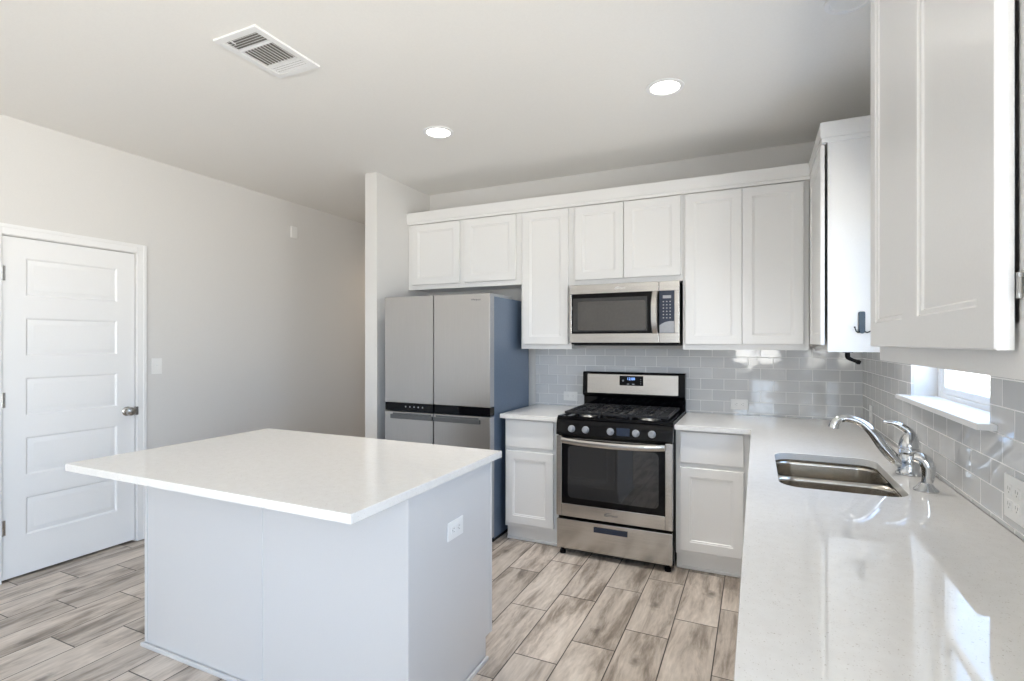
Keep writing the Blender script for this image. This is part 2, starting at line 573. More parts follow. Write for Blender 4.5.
b.box(XR, .15, WY1, 0, 0, ZC).box(XR, .15, WY0, WY1, 0, WZ0).box(XR, .15, WY0, WY1, WZ1, ZC)
struct(b.build('wall_right', 'wall'))
RW0, RW1, RZ0, RZ1 = -1.1, -.2, .90, 2.25  # unseen rear window, sized for its light on the island front
b = B()
b.box(XL, RW0, YR - .15, YR, 0, ZC).box(RW1, .15, YR - .15, YR, 0, ZC).box(RW0, RW1, YR - .15, YR, 0, RZ0).box(RW0, RW1, YR - .15, YR, RZ1, ZC)
struct(b.build('wall_rear', 'wall'))

struct(B().box(.16, 1.45, -4.6, 2.2, -.30, -.12).build('ground_dimming_strip', paint('dimming_strip_pale', (.70, .69, .67), .8, 30)))  # added strip hides the bright ground to cut daylight on the ceiling

# tiled splashback
TZ = 1.3745
struct(B().box(-2.282, .0085, -.009, -.0005, .9145, TZ).build('wall_back_tile', 'tile_back'))
b = B()
b.box(0, .0085, WY1, -.0095, .9145, TZ).box(0, .0085, -3.95, WY0, .9145, TZ).box(0, .0085, WY0, WY1, .9145, WZ0 - .001)
struct(b.build('wall_right_tile', 'tile_right'))

# baseboards
def base(name, x0, x1, y0, y1):
    b = B(); b.box(x0, x1, y0, y1, 0, .083, .003)
    return struct(b.build(name, 'trim'))
base('baseboard_left', XL, XL + .014, -1.698, YH)
base('baseboard_left', XL, XL + .014, YR, -2.572)
base('baseboard_partition', -3.466, -3.452, -.752, YH)
base('baseboard_partition_end', -3.452, -3.332, -.752, -.738)
base('baseboard_rear', XL + .014, -.005, YR, YR + .014)
base('baseboard_right', -.005, XR, YR + .014, -4.0)

# window over the sink
w1 = struct_empty('window_1', (0, -1.619, WZ0))
FX0, FX1 = .095, .150
b = B(); fw = .034
b.box(FX0, FX1, WY0, WY0 + fw, WZ0, WZ1, .003).box(FX0, FX1, WY1 - fw, WY1, WZ0, WZ1, .003)
b.box(FX0, FX1, WY0 + fw, WY1 - fw, WZ0, WZ0 + .036, .003).box(FX0, FX1, WY0 + fw, WY1 - fw, WZ1 - fw, WZ1, .003)
b.build('window_frame', 'vinyl', w1)
b = B(); sy0, sy1, sz0 = WY0 + fw, WY1 - fw, WZ0 + .036; mid = 1.66; q = .026
for z0, z1, x0 in ((sz0, mid, FX0 + .008), (mid, WZ1 - fw, FX0 + .028)):
    b.box(x0, x0 + .02, sy0, sy0 + q, z0, z1, .002).box(x0, x0 + .02, sy1 - q, sy1, z0, z1, .002)
    b.box(x0, x0 + .02, sy0 + q, sy1 - q, z0, z0 + q, .002).box(x0, x0 + .02, sy0 + q, sy1 - q, z1 - q, z1, .002)
b.build('sash', 'vinyl', w1)
B().box(FX0 + .016, FX0 + .020, sy0 + q, sy1 - q, sz0 + q, mid - q).build('glass', 'dimglass', w1)
B().box(FX0 + .036, FX0 + .040, sy0 + q, sy1 - q, mid + q, WZ1 - fw - q).build('glass', 'dimglass', w1)
b = B(); b.prism([(.094, WY0 + .001), (.094, WY1 - .001), (-.0006, WY1 - .001), (-.0006, WY1 + .058), (-.046, WY1 + .058), (-.046, WY0 - .056),
                  (-.0006, WY0 - .056), (-.0006, WY0 + .001)], WZ0, WZ0 + .019, .005)
b.build('window_sill', 'trim', w1)



def big_window(name, w, z0, z1, loc, rotz):
    """unseen two-light window at the living end, placed for its daylight; local x along the wall, room towards -y"""
    e = struct_empty(name, loc); e.rotation_euler = (0, 0, rotz); ORG[e] = Vector((0, 0, 0))
    h = w / 2
    b = B()
    for x0, x1 in ((-h, -h + .05), (-.035, .035), (h - .05, h)):
        b.box(x0, x1, .05, .11, z0, z1, .003)
    for x0, x1 in ((-h + .05, -.035), (.035, h - .05)):
        b.box(x0, x1, .05, .11, z0, z0 + .05).box(x0, x1, .05, .11, z1 - .05, z1)
    b.build('window_frame', 'vinyl', e)
    B().box(-h + .05, -.035, .078, .082, z0 + .05, z1 - .05).build('glass', 'glass', e)
    B().box(.035, h - .05, .078, .082, z0 + .05, z1 - .05).build('glass', 'glass', e)
    B().box(-h - .03, h + .03, -.03, -.001, z0 - .025, z0 + .0, .004).build('window_sill', 'trim', e)


big_window('window_2_unseen', RW1 - RW0, RZ0, RZ1, ((RW0 + RW1) / 2, YR, 0), PI)
big_window('window_3_unseen', RWB - RWA, SZ0, SZ1, (XR, (RWA + RWB) / 2, 0), -PI / 2)

# panelled door on the left wall
d1 = struct_empty('door_1', (XL, (DY0 + DY1) / 2, 0))
sx = XL - .004                                      # front face of the slab
b = B()
y0, y1, zb, zt = DY0 + .004, DY1 - .004, .013, DZ - .004
b.box(sx - .036, sx - .0105, y0, y1, zb, zt)
py0, py1 = y0 + .112, y1 - .112
tops = [1.938 - .3645 * i for i in range(5)]; ph = .232
b.box(sx - .011, sx, y0, py0, zb, zt).box(sx - .0075, sx, py1, y1, zb, zt)
zs = [zt] + [v for t in tops for v in (t, t - ph)] + [zb]
for i in range(0, len(zs), 2):
    b.box(sx - .011, sx, py0, py1, zs[i + 1], zs[i])
for t in tops:                                      # raised fields with sloping borders
    def rr(i, x):
        return [(x, py0 + i, t - ph + i), (x, py1 - i, t - ph + i), (x, py1 - i, t - i), (x, py0 + i, t - i)]
    b.loft([rr(-.0005, sx), rr(.003, sx - .0015), rr(.011, sx - .0095), rr(.014, sx - .0095), rr(.038, sx - .0030), rr(.042, sx - .0022)], cap0=False)
b.build('door_slab', 'door', d1)
b = B(); cw = .066
b.box(XL + .0005, XL + .017, DY0 - cw, DY0 - .004, 0, DZ + cw, .003).box(XL + .0005, XL + .017, DY1 + .004, DY1 + cw, 0, DZ + cw, .003)
b.box(XL + .0005, XL + .017, DY0 - .004, DY1 + .004, DZ + .004, DZ + cw, .003)
b.box(XL + .0165, XL + .021, DY0 - cw, DY0 - cw + .022, 0, DZ + cw, .002).box(XL + .0165, XL + .021, DY1 + cw - .022, DY1 + cw, 0, DZ + cw, .002)
b.box(XL + .0165, XL + .021, DY0 - cw + .022, DY1 + cw - .022, DZ + cw - .022, DZ + cw, .002)
b.build('door_casing', 'trim', d1)
kb = B().lathe([(.0, 0), (.033, .0), (.033, .004), (.028, .009), (.016, .012), (.015, .020), (.022, .026), (.0295, .036), (.031, .046), (.026, .056), (.012, .060), (0, .0605)],
               (sx, -1.818, .937), (1, 0, 0)).build('door_knob', 'nickel', d1)
B().box(XL - .004, XL + .0175, DY1 - .006, DY1 + .012, .905, .965, .002).build('strike_plate', 'nickel', d1)
for z in (1.835, 1.08, .322):
    hb = B()
    hb.tube([(XL + .004, DY0 + .002, z - .046), (XL + .004, DY0 + .002, z + .046)], .0065, 10, 1)
    hb.box(XL - .003, XL + .0015, DY0 + .004, DY0 + .018, z - .044, z + .044)
    hb.build('hinge', 'nickel', d1)

# ------------------------------------------------------------------ wall cabinets
G_UP = 'white shaker wall cabinets'
ZB, ZT = 1.375, 2.445


def wall_cabinet(x0, x1, z0, doors, label, dz0, dz1=2.418, fr=.03):
    t = thing('wall_cabinet', label, 'cabinet', ((x0 + x1) / 2, -.161, z0), G_UP)
    a, c = x0 + .0006, x1 - .0006
    b = B()
    b.box(a, c, -.3005, -.010 if z0 < 1.3 else -.0008, z0 + .012, ZT, 0)
    b.build('cabinet_box', 'cab', t)
    b = B()
    b.box(a, c, -.322, -.3008, dz1 - .03, ZT).box(a, c, -.322, -.3008, z0, dz0 + .035)
    xs = [a] + [v for d in doors for v in (d[0] + .02, d[1] - .02)] + [c]
    for i in range(0, len(xs), 2):
        if xs[i + 1] - xs[i] > .002:
            b.box(xs[i], xs[i + 1], -.322, -.3008, dz0 + .035, dz1 - .03)
    b.box(a, c, -.3008, -.0008, z0 + .006, z0 + .0118)
    b.build('face_frame', 'cab', t)
    for d in doors:
        shaker(d[1] - d[0], dz1 - dz0).build('door', 'cab', t, face_y(d[0], -.345, dz0))
    return t


wall_cabinet(-3.3315, -2.271, 1.873, [(-3.279, -2.815), (-2.768, -2.311)], 'white two-door wall cabinet above the stainless refrigerator', 1.911)
wall_cabinet(-2.271, -1.861, ZB, [(-2.251, -1.885)], 'narrow white one-door wall cabinet left of the microwave', 1.411)
wall_cabinet(-1.861, -1.074, 1.8425, [(-1.832, -1.475), (-1.470, -1.087)], 'short white two-door wall cabinet directly above the microwave', 1.880)
wall_cabinet(-1.074, -.328, ZB, [(-1.057, -.707), (-.704, -.357)], 'tall white two-door wall cabinet right of the microwave', 1.411)

# corner cabinet on the right wall, its end panel towards the room
t = thing('wall_cabinet', 'white wall cabinet in the corner with a dark hook on its bright end panel', 'cabinet', (-.15, -.49, ZB), G_UP)
CY = -.98
b = B(); b.box(-.2815, .0082, CY + .0005, -.3465, ZB + .012, ZT).box(-.2815, .0082, -.3465, -.0010, ZB + .012, ZT)
b.build('cabinet_box', 'cab', t)
b = B(); b.box(-.296, -.282, CY, CY + .038, ZB, ZT).box(-.296, -.282, -.42, -.3465, ZB, ZT)
b.box(-.296, -.282, CY + .038, -.42, ZB, 1.445).box(-.296, -.282, CY + .038, -.42, 2.39, ZT)
b.box(-.282, .0082, CY, CY + .012, ZB, ZB + .012).box(-.282, .0082, CY + .012, -.3465, ZB + .004, ZB + .0118)
b.build('face_frame', 'cab', t)
shaker(.60, 1.007).build('door', 'cab', t, face_x(-.328, -.372, 1.411))

# cabinet in the right foreground
t = thing('wall_cabinet', 'white two-door wall cabinet in the right foreground near the window', 'cabinet', (-.16, -2.805, ZB), G_UP)
NA, NB = -2.388, -3.235
b = B(); b.box(-.3065, .0082, NB, NA, ZB + .03, ZT)
b.build('cabinet_box', 'cab', t)
b = B(); b.box(-.327, -.307, NA - .035, NA, ZB, ZT).box(-.327, -.307, NB, NB + .04, ZB, ZT)
b.box(-.327, -.307, NB + .04, NA - .035, ZB, 1.445).box(-.327, -.307, NB + .04, NA - .035, 2.39, ZT)
b.box(-.307, .0082, NA - .014, NA, ZB, ZB + .0298).box(-.307, .0082, NB, NB + .014, ZB, ZB + .0298)
b.build('face_frame', 'cab', t)
shaker(.388, 1.007).build('door', 'cab', t, face_x(-.3515, -2.411, 1.411))
dm = Matrix.Translation((-.3315, -3.195, 0)) @ Matrix.Rotation(R(.5), 4, 'Z') @ Matrix.Translation((.3315, 3.195, 0))
rd = shaker(.3935, 1.007).build('door', 'cab', t, dm @ face_x(-.3515, -2.804, 1.411))
for z in (1.49, 2.31):
    hb = B(); hb.box(-.3318, -.3275, -3.2065, -3.190, z - .016, z + .016, .0008)
    hb.tube([(-.3300, -3.2060, z - .010), (-.3300, -3.2060, z + .010)], .0022, 8, 1)
    hb.build('hinge', 'nickel', rd)
b = B(); b.box(-.352, .0082, NB - .02, NA + .02, ZT + .0006, 2.524, .004)
b.build('crown_moulding', 'cab', t)

# crown board along the back run and round the corner cabinet
b = B()
b.prism([(-3.3313, -.352), (-.330, -.352), (-.330, CY - .022), (.0082, CY - .022), (.0082, CY + .004), (-.306, CY + .004), (-.306, -.326), (-3.3313, -.326)],
        ZT + .0006, 2.524, .003)
b.prism([(-3.3313, -.345), (-.323, -.345), (-.323, CY - .014), (.0082, CY - .014), (.0082, CY - .0005), (-.3025, CY - .0005), (-.3025, -.3225), (-3.3313, -.3225)],
        ZT - .020, ZT + .0005)
tag(b.build('crown_moulding', 'cab'), 'white flat crown board running along the tops of the back wall cabinets', 'moulding')

# ------------------------------------------------------------------ base cabinets
G_LO = 'white base cabinets'


def base_front(t, x0, x1, fy, mt, dr, doors, drz=(.679, .871), dz=(.132, .650)):
    """drawer fronts and doors on a base cabinet"""
    for a, c in dr:
        slab(c - a, drz[1] - drz[0]).build('drawer_front', 'cab', t, mt(a, drz[0]))
    for a, c in doors:
        shaker(c - a, dz[1] - dz[0]).build('door', 'cab', t, mt(a, dz[0]))


def base_y(x0, x1, label, dr, doors):
    t = thing('base_cabinet', label, 'cabinet', ((x0 + x1) / 2, -.3, 0), G_LO)
    B().box(x0 + .0006, x1 - .0006, -.5895, -.0105, .103, .8835).build('cabinet_box', 'cab', t)
    b = B(); a, c = x0 + .0006, x1 - .0006
    b.box(a, c, -.610, -.590, .865, .8835).box(a, c, -.610, -.590, .640, .690).box(a, c, -.610, -.590, .103, .145)
    for q0, q1 in ((.145, .640), (.690, .865)):
        b.box(a, dr[0][0] + .015, -.610, -.590, q0, q1).box(dr[-1][1] - .015, c, -.610, -.590, q0, q1)
    b.build('face_frame', 'cab', t)
    base_front(t, x0, x1, -.610, lambda xx, z: face_y(xx, -.632, z), dr, doors)
    b = B(); b.box(a, c, -.572, -.555, 0, .1025).box(a, c, -.583, -.5725, 0, .018, .004)
    b.build('toe_kick', 'cab', t)
    return t


base_y(-2.270, -1.8555, 'white base cabinet with one drawer between refrigerator and range', [(-2.258, -1.893)], [(-2.258, -1.893)])
base_y(-1.0805, -.632, 'white base cabinet with one drawer right of the range', [(-1.053, -.690)], [(-1.053, -.690)])


def base_x(y0, y1, label, dr, doors, y_end=False):
    """right-hand run: fronts look towards -x; open under the worktop so that the sink can hang in it"""
    t = thing('base_cabinet', label, 'cabinet', (-.3, (y0 + y1) / 2, 0), G_LO)
    b = B(); a, c = y1 + .0006, y0 - .0006
    b.box(-.589, -.0105, a, a + .016, .103, .8835).box(-.589, -.0105, c - .016, c, .103, .8835)
    b.box(-.589, -.0105, a + .016, c - .016, .103, .119).box(-.0265, -.0105, a + .016, c - .016, .119, .8835)
    b.build('cabinet_box', 'cab', t)
    b = B()
    b.box(-.610, -.5895, a, c, .855, .8835).box(-.610, -.5895, a, c, .640, .690).box(-.610, -.5895, a, c, .103, .145)
    for q0, q1 in ((.145, .640), (.690, .855)):
        b.box(-.610, -.5895, a, a + .03, q0, q1).box(-.610, -.5895, c - .03, c, q0, q1)
    b.build('face_frame', 'cab', t)
    base_front(t, y0, y1, -.61, lambda yy, z: face_x(-.632, yy, z), [], [])
    for p, q_ in dr:
        slab(p - q_, .192).build('drawer_front', 'cab', t, face_x(-.632, p, .679))
    for p, q_ in doors:
        shaker(p - q_, .518).build('door', 'cab', t, face_x(-.632, p, .132))
    b = B(); b.box(-.572, -.555, a, c, 0, .1025).box(-.583, -.5725, a, c, 0, .018, .004)
    b.build('toe_kick', 'cab', t)
    return t


base_x(-.640, -1.15, 'white corner base cabinet between the range-side cabinet and the sink base', [(-.67, -1.13)], [(-.67, -1.13)])
base_x(-1.15, -2.10, 'white base cabinet with two doors under the sink', [(-1.17, -1.62), (-1.63, -2.08)], [(-1.17, -1.622), (-1.628, -2.08)])
base_x(-2.10, -3.00, 'white base cabinet with two drawers beside the sink base cabinet', [(-2.12, -2.545), (-2.555, -2.98)], [(-2.12, -2.547), (-2.553, -2.98)])
base_x(-3.00, -3.90, 'white base cabinet at the near end of the right counter', [(-3.02, -3.445), (-3.455, -3.88)], [(-3.02, -3.447), (-3.453, -3.88)])

# ------------------------------------------------------------------ worktops
def rrect(x0, x1, y0, y1, r, n=7):
    pts = []
    for cx, cy, a0 in ((x1 - r, y1 - r, 0), (x0 + r, y1 - r, 90), (x0 + r, y0 + r, 180), (x1 - r, y0 + r, 270)):
        for i in range(n + 1):
            a = R(a0 + 90 * i / n)
            pts.append((cx + r * math.cos(a), cy + r * math.sin(a)))
    return pts


ZW0, ZW = .884, .914
SX0, SX1, SY0, SY1 = -.545, -.158, -1.945, -1.303     # sink cut-out


def worktop(outer, hole=None):
    b = B(); bm = b.bm
    def rings(pts):
        vs = [bm.verts.new((x, y, ZW)) for x, y in pts]
        return vs, [bm.edges.new((vs[i], vs[(i + 1) % len(vs)])) for i in range(len(vs))]
    vo, eo = rings(outer)
    es = list(eo)
    if hole:
        vh, eh = rings(hole); es += eh
    r = bmesh.ops.triangle_fill(bm, edges=es, use_beauty=True)
    top = [f for f in bm.faces]
    for f in top:
        f.normal_update()
    r = bmesh.ops.extrude_face_region(bm, geom=top)
    low = [v for v in r['geom'] if isinstance(v, bmesh.types.BMVert)]
    for v in low: v.co.z = ZW0
    bmesh.ops.recalc_face_normals(bm, faces=list(bm.faces))
    ed = [e for e in bm.edges if len(e.link_faces) == 2 and abs(e.verts[0].co.z - ZW) < 1e-5 and abs(e.verts[1].co.z - ZW) < 1e-5
          and e.calc_face_angle(0) > 1]
    bmesh.ops.bevel(bm, geom=ed, offset=.003, segments=2, affect='EDGES', profile=.5)
    return b


o = worktop([(-1.0815, -.0095), (-1.0815, -.664), (-.650, -.664), (-.650, -3.92), (-.0006, -3.92), (-.0006, -.0095)],
            rrect(SX0, SX1, SY0, SY1, .075)).build('countertop', 'quartz')
tag(o, 'long white speckled quartz countertop holding the sink along the right wall', 'countertop')
o = worktop([(-2.287, -.0095), (-2.287, -.668), (-1.854, -.668), (-1.854, -.0095)]).build('countertop', 'quartz')
tag(o, 'small white quartz countertop between the refrigerator and the range', 'countertop')

# ------------------------------------------------------------------ kitchen island
IX0, IX1, IY0, IY1 = -3.222, -1.723, -2.530, -1.895
o = worktop([(-3.250, -2.834), (-1.705, -2.834), (-1.705, -1.822), (-3.250, -1.822)]).build('island_countertop', 'quartz')
tag(o, 'large white quartz slab on top of the kitchen island', 'countertop')
t = thing('kitchen_island', 'white kitchen island with plain panelled back and end', 'kitchen island', ((IX0 + IX1) / 2, (IY0 + IY1) / 2, 0))
b = B(); b.box(IX0 + .012, IX1 - .012, IY0 + .012, IY1 - .02, .1, .8835).box(IX0 + .012, IX1 - .012, IY0 + .012, IY1 - .075, 0, .1)
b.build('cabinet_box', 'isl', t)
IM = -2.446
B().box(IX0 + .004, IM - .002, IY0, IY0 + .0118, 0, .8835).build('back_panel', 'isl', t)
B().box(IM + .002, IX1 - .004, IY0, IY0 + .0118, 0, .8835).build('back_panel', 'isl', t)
b = B(); b.box(IM - .004, IM + .004, IY0 - .003, IY0 + .001, .02, .883, .001)
b.build('batten', 'isl', t)
b = B(); b.box(IX0 - .001, IX0 + .018, IY0 - .004, IY0 + .0, .02, .883, .0015)
b.build('batten', 'isl', t)
b = B(); b.box(IX1 - .018, IX1 + .004, IY0 - .004, IY0 + .0, .0, .883, .0015).box(IX1, IX1 + .004, IY0, IY0 + .018, 0, .883, .0015)
b.build('batten', 'isl', t)
PZ = .100
for x0, x1 in ((IX1 - .0118, IX1), (IX0, IX0 + .0118)):
    b = B(); bm = b.bm
    pts = [(IY0, 0), (IY1 - .055, 0), (IY1 - .055, PZ), (IY1, PZ), (IY1, .8835), (IY0, .8835)]
    vs = [bm.verts.new((x0, y, z)) for y, z in pts]; f = bm.faces.new(vs)
    r = bmesh.ops.extrude_face_region(bm, geom=[f])
    for v in r['geom']:
        if isinstance(v, bmesh.types.BMVert): v.co.x = x1
    bmesh.ops.recalc_face_normals(bm, faces=list(bm.faces))
    b.build('end_panel', 'isl', t)
b = B(); b.box(IX1 + .0002, IX1 + .004, IY1 - .016, IY1 + .001, PZ, .883, .0015)
b.build('batten', 'isl', t)
b = B()
b.box(IX0 - .014, IX1 + .012, IY0 - .0165, IY0 - .0042, 0, .019, .004).box(IX1 + .0042, IX1 + .016, IY0 - .0165, IY1 - .055, 0, .019, .004)
b.box(IX0 - .012, IX0 - .0005, IY0 - .0042, IY1 - .055, 0, .019, .004)
b.build('shoe_moulding', 'isl', t)
for a, c in ((-3.20, -2.72), (-2.71, -2.24), (-2.23, -1.75)):
    mt = Matrix.Translation((c, IY1 + .001, 0)) @ Matrix.Rotation(PI, 4, 'Z')
    slab(c - a, .18).build('drawer_front', 'isl', t, mt @ Matrix.Translation((0, 0, .69)))
    shaker(c - a, .53).build('door', 'isl', t, mt @ Matrix.Translation((0, 0, .135)))

# ------------------------------------------------------------------ sink, faucet, sprayer
t = thing('kitchen_sink', 'double bowl stainless steel sink set under the white counter', 'sink', (-.35, -1.62, .67))
for y0, y1, zd in ((-1.606, -1.300, .20), (-1.948, -1.630, .20)):
    def lp(i, z, r):
        return [(x, y, z) for x, y in rrect(SX0 - .004 + i, SX1 + .004 - i, y0 + i, y1 - i, r)]
    zt_ = .872; zb_ = zt_ - zd
    loops = [lp(-.006, zt_ + .004, .078), lp(.0, zt_, .072), lp(.004, zt_ - .01, .07), lp(.010, zb_ + .04, .066), lp(.018, zb_ + .015, .06), lp(.04, zb_ + .002, .05), lp(.09, zb_, .03)]
    outer = [lp(.0885, zb_ - .002, .03), lp(.038, zb_ - .0005, .05), lp(.016, zb_ + .013, .06), lp(.008, zb_ + .04, .066), lp(.002, zt_ - .01, .07), lp(-.006, zt_ - .0005, .078)]
    b = B(); b.loft(loops + outer[::-1][:1], cap0=False, cap1=True) if False else b.loft(loops, cap0=False, cap1=True)
    b.loft(outer[::-1], cap0=False, cap1=True)
    cx, cy = (SX0 + SX1) / 2, (y0 + y1) / 2
    bowl = b.build('bowl', 'sinksteel', t)
    B().lathe([(0, .0), (.043, .0), (.045, .003), (.036, .004), (.030, .001), (0, .001)], (cx, cy, zb_ + .0005)).build('drain', 'chrome', bowl)
b = B()
fl = rrect(SX0 - .03, SX1 + .03, SY0 - .03, SY1 + .03, .09); inn = rrect(SX0 - .002, SX1 + .002, SY0 - .002, SY1 + .002, .076)
b.loft([[(x, y, .8765) for x, y in inn], [(x, y, .8835) for x, y in inn], [(x, y, .8835) for x, y in fl], [(x, y, .8765) for x, y in fl], [(x, y, .8765) for x, y in inn]], False, False)
b.build('flange', 'sinksteel', t)
B().box(SX0 + .002, SX1 - .002, -1.630, -1.606, .858, .8755, .006).build('divider', 'sinksteel', t)

FXc, FYc = -.088, -1.560
t = thing('kitchen_faucet', 'chrome single lever faucet with a swan neck spout over the sink', 'faucet', (FXc, FYc, ZW))
z = ZW + .0005
B().lathe([(0, 0), (.044, 0), (.044, .005), (.038, .010), (.0345, .022), (.034, .050), (.0345, .070), (.031, .080), (0, .0805)], (FXc, FYc, z)).build('body', 'chrome', t)
B().lathe([(0, .081), (.034, .081), (.0355, .087), (.0345, .098), (.031, .101), (.031, .104), (0, .104)], (FXc, FYc, z)).build('collar', 'chrome', t)
hd = B().lathe([(0, .104), (.0325, .104), (.033, .114), (.028, .134), (.020, .152), (.010, .162), (0, .163)], (FXc, FYc, z))
hd.tube([(FXc + .016, FYc, z + .110), (FXc + .012, FYc, z + .145), (FXc - .010, FYc, z + .174), (FXc - .040, FYc, z + .192), (FXc - .080, FYc + .002, z + .199)],
        [.018, .0165, .0125, .0095, .0065], 14, 6, .6)
hd.build('lever_handle', 'chrome', t)
b = B()
b.tube([(FXc - .012, FYc, z + .032), (FXc - .045, FYc, z + .055), (FXc - .085, FYc, z + .103), (FXc - .118, FYc, z + .153), (FXc - .150, FYc, z + .185), (FXc - .190, FYc, z + .202),
        (FXc - .222, FYc, z + .200), (FXc - .243, FYc, z + .184), (FXc - .249, FYc, z + .163)],
       [.023, .0215, .0200, .0185, .0165, .0150, .0150, .0180, .0195], 16, 6)
b.build('spout', 'chrome', t)

SXc, SYc = -.094, -1.812
t = thing('side_sprayer', 'small curved chrome sprayer standing nearest the camera beside the faucet', 'sprayer', (SXc, SYc, ZW))
B().lathe([(0, 0), (.036, 0), (.036, .004), (.024, .016), (.0165, .028), (0, .0285)], (SXc, SYc, z)).build('escutcheon', 'chrome', t)
b = B(); b.tube([(SXc + .002, SYc, z + .020), (SXc + .006, SYc, z + .055), (SXc + .005, SYc, z + .085), (SXc - .008, SYc + .003, z + .106), (SXc - .030, SYc + .010, z + .112)],
                [.0155, .0185, .0215, .0205, .0170], 16, 6)
b.build('spray_head', 'chrome', t)

# ------------------------------------------------------------------ gas range
RX0, RX1 = -1.8475, -1.0865
t = thing('gas_range', 'stainless and black gas range standing between the white base cabinets', 'stove', ((RX0 + RX1) / 2, -.35, 0))
b = B(); b.box(RX0, RX1, -.652, -.045, .032, .905, .003)
body = b.build('body', 'blackgloss', t)
for x in (RX0 + .035, RX1 - .035):
    for y in (-.662, -.09):
        B().lathe([(0, 0), (.020, 0), (.020, .020), (.012, .024), (.012, .045), (0, .045)], (x, y, .0005), n=16).build('foot', 'blackplastic', t)
# drawer
b = B(); b.box(RX0 + .004, RX1 - .004, -.698, -.654, .046, .243, .006)
dr = b.build('storage_drawer', 'steel', t)
b = B(); b.box(-1.586, -1.366, -.7005, -.697, .182, .216, .001)
b.box(-1.586, -1.366, -.706, -.7, .208, .217, .002).box(-1.586, -1.577, -.704, -.7, .183, .212, .001).box(-1.375, -1.366, -.704, -.7, .183, .212, .001)
b.build('drawer_handle', 'navy', dr)
# oven door: steel frame, black glass, window
b = B()
wx0, wx1, wz0, wz1 = RX0 + .040, RX1 - .046, .348, .752
b.box(RX0 + .002, wx0, -.700, -.655, .262, .798, .004).box(wx1, RX1 - .002, -.700, -.655, .262, .798, .004)
b.box(wx0, wx1, -.700, -.655, .262, wz0, .004).box(wx0, wx1, -.690, -.655, wz1, .785, .002)
od = b.build('oven_door', 'steel', t)
B().box(wx0, wx1, -.697, -.656, wz0, wz1, .003).build('door_glass', 'glassblack', od)
b = B(); b.loft([[(x, -.6985 + dy, zz) for x, zz in rrect(-1.765 + i, -1.172 - i, .388 + i, .735 - i, .03)] for i, dy in ((0, .002), (0, 0), (.002, -.0002))])
b.build('oven_window', 'ovenwin', od)
# handle: broad bowed bar
hp = []
b = B(); n = 16
lo = []
for i in range(n + 1):
    u = i / n; x = RX0 + .036 + (RX1 - RX0 - .078) * u
    bow = .030 * (1 - (2 * u - 1) ** 4) + .012
    dz = -.010 * (1 - (2 * u - 1) ** 2)
    yf = -.698 - bow
    zc = .772 + dz
    lo.append([(x, yf + .004, zc - .019), (x, yf, zc - .012), (x, yf - .002, zc), (x, yf, zc + .012), (x, yf + .004, zc + .018), (x, yf + .016, zc + .018), (x, yf + .016, zc - .019)])
b.loft(lo)
b.box(RX0 + .036, RX0 + .062, -.712, -.699, .755, .790, .002).box(RX1 - .068, RX1 - .042, -.712, -.699, .755, .790, .002)
b.build('door_handle', 'steel', od)
# control panel, bowed
b = B(); lo = []
for i in range(n + 1):
    u = i / n; x = RX0 + (RX1 - RX0) * u
    bow = .012 * (1 - (2 * u - 1) ** 2)
    lo.append([(x, -.690 - bow, .803), (x, -.697 - bow, .812), (x, -.688 - bow, .885), (x, -.676 - bow, .905), (x, -.655, .905), (x, -.655, .803)])
b.loft(lo)
cp = b.build('control_panel', 'blackgloss', t)
for x in (-1.737, -1.640, -1.474, -1.312, -1.212):
    u = (x - RX0) / (RX1 - RX0); yk = -.6935 - .012 * (1 - (2 * u - 1) ** 2)
    kb = B()
    ax = (0, -1, .10)
    kb.lathe([(0, -.004), (.0235, -.004), (.0235, .004), (.020, .007), (.0175, .026), (.0145, .030), (0, .030)], (x, yk, .849), ax, 24)
    kb.box(x - .004, x + .004, yk - .033, yk - .012, .833, .871, .0015)
    kb.build('knob', 'greyplastic', cp)
b = B(); b.box(-1.435, -1.350, -.7075, -.700, .826, .876, .001)
b.build('badge_plate', 'navy', cp)
# cooktop
b = B(); b.box(RX0, RX1, -.678, -.085, .9055, .921, .004)
b.box(RX0, RX0 + .03, -.672, -.09, .920, .930, .004).box(RX1 - .03, RX1, -.672, -.09, .920, .930, .004).box(RX0 + .03, RX1 - .03, -.672, -.645, .920, .927, .003)
ck = b.build('cooktop', 'blackgloss', t)
BX = (-1.672, -1.467, -1.262)
for x, y, r in ((BX[0], -.515, .045), (BX[0], -.225, .036), (BX[2], -.515, .050), (BX[2], -.225, .032), (BX[1], -.37, .040)):
    bb = B().lathe([(0, .0), (r * 1.5, 0), (r * 1.45, .004), (r * 1.02, .006), (r * 1.0, .016), (0, .016)], (x, y, .9212), n=24).build('burner', 'alu', ck)
    B().lathe([(0, 0), (r * .86, 0), (r * .90, .004), (r * .84, .008), (0, .009)], (x, y, .9374), n=24).build('burner_cap', 'blackmat', bb)


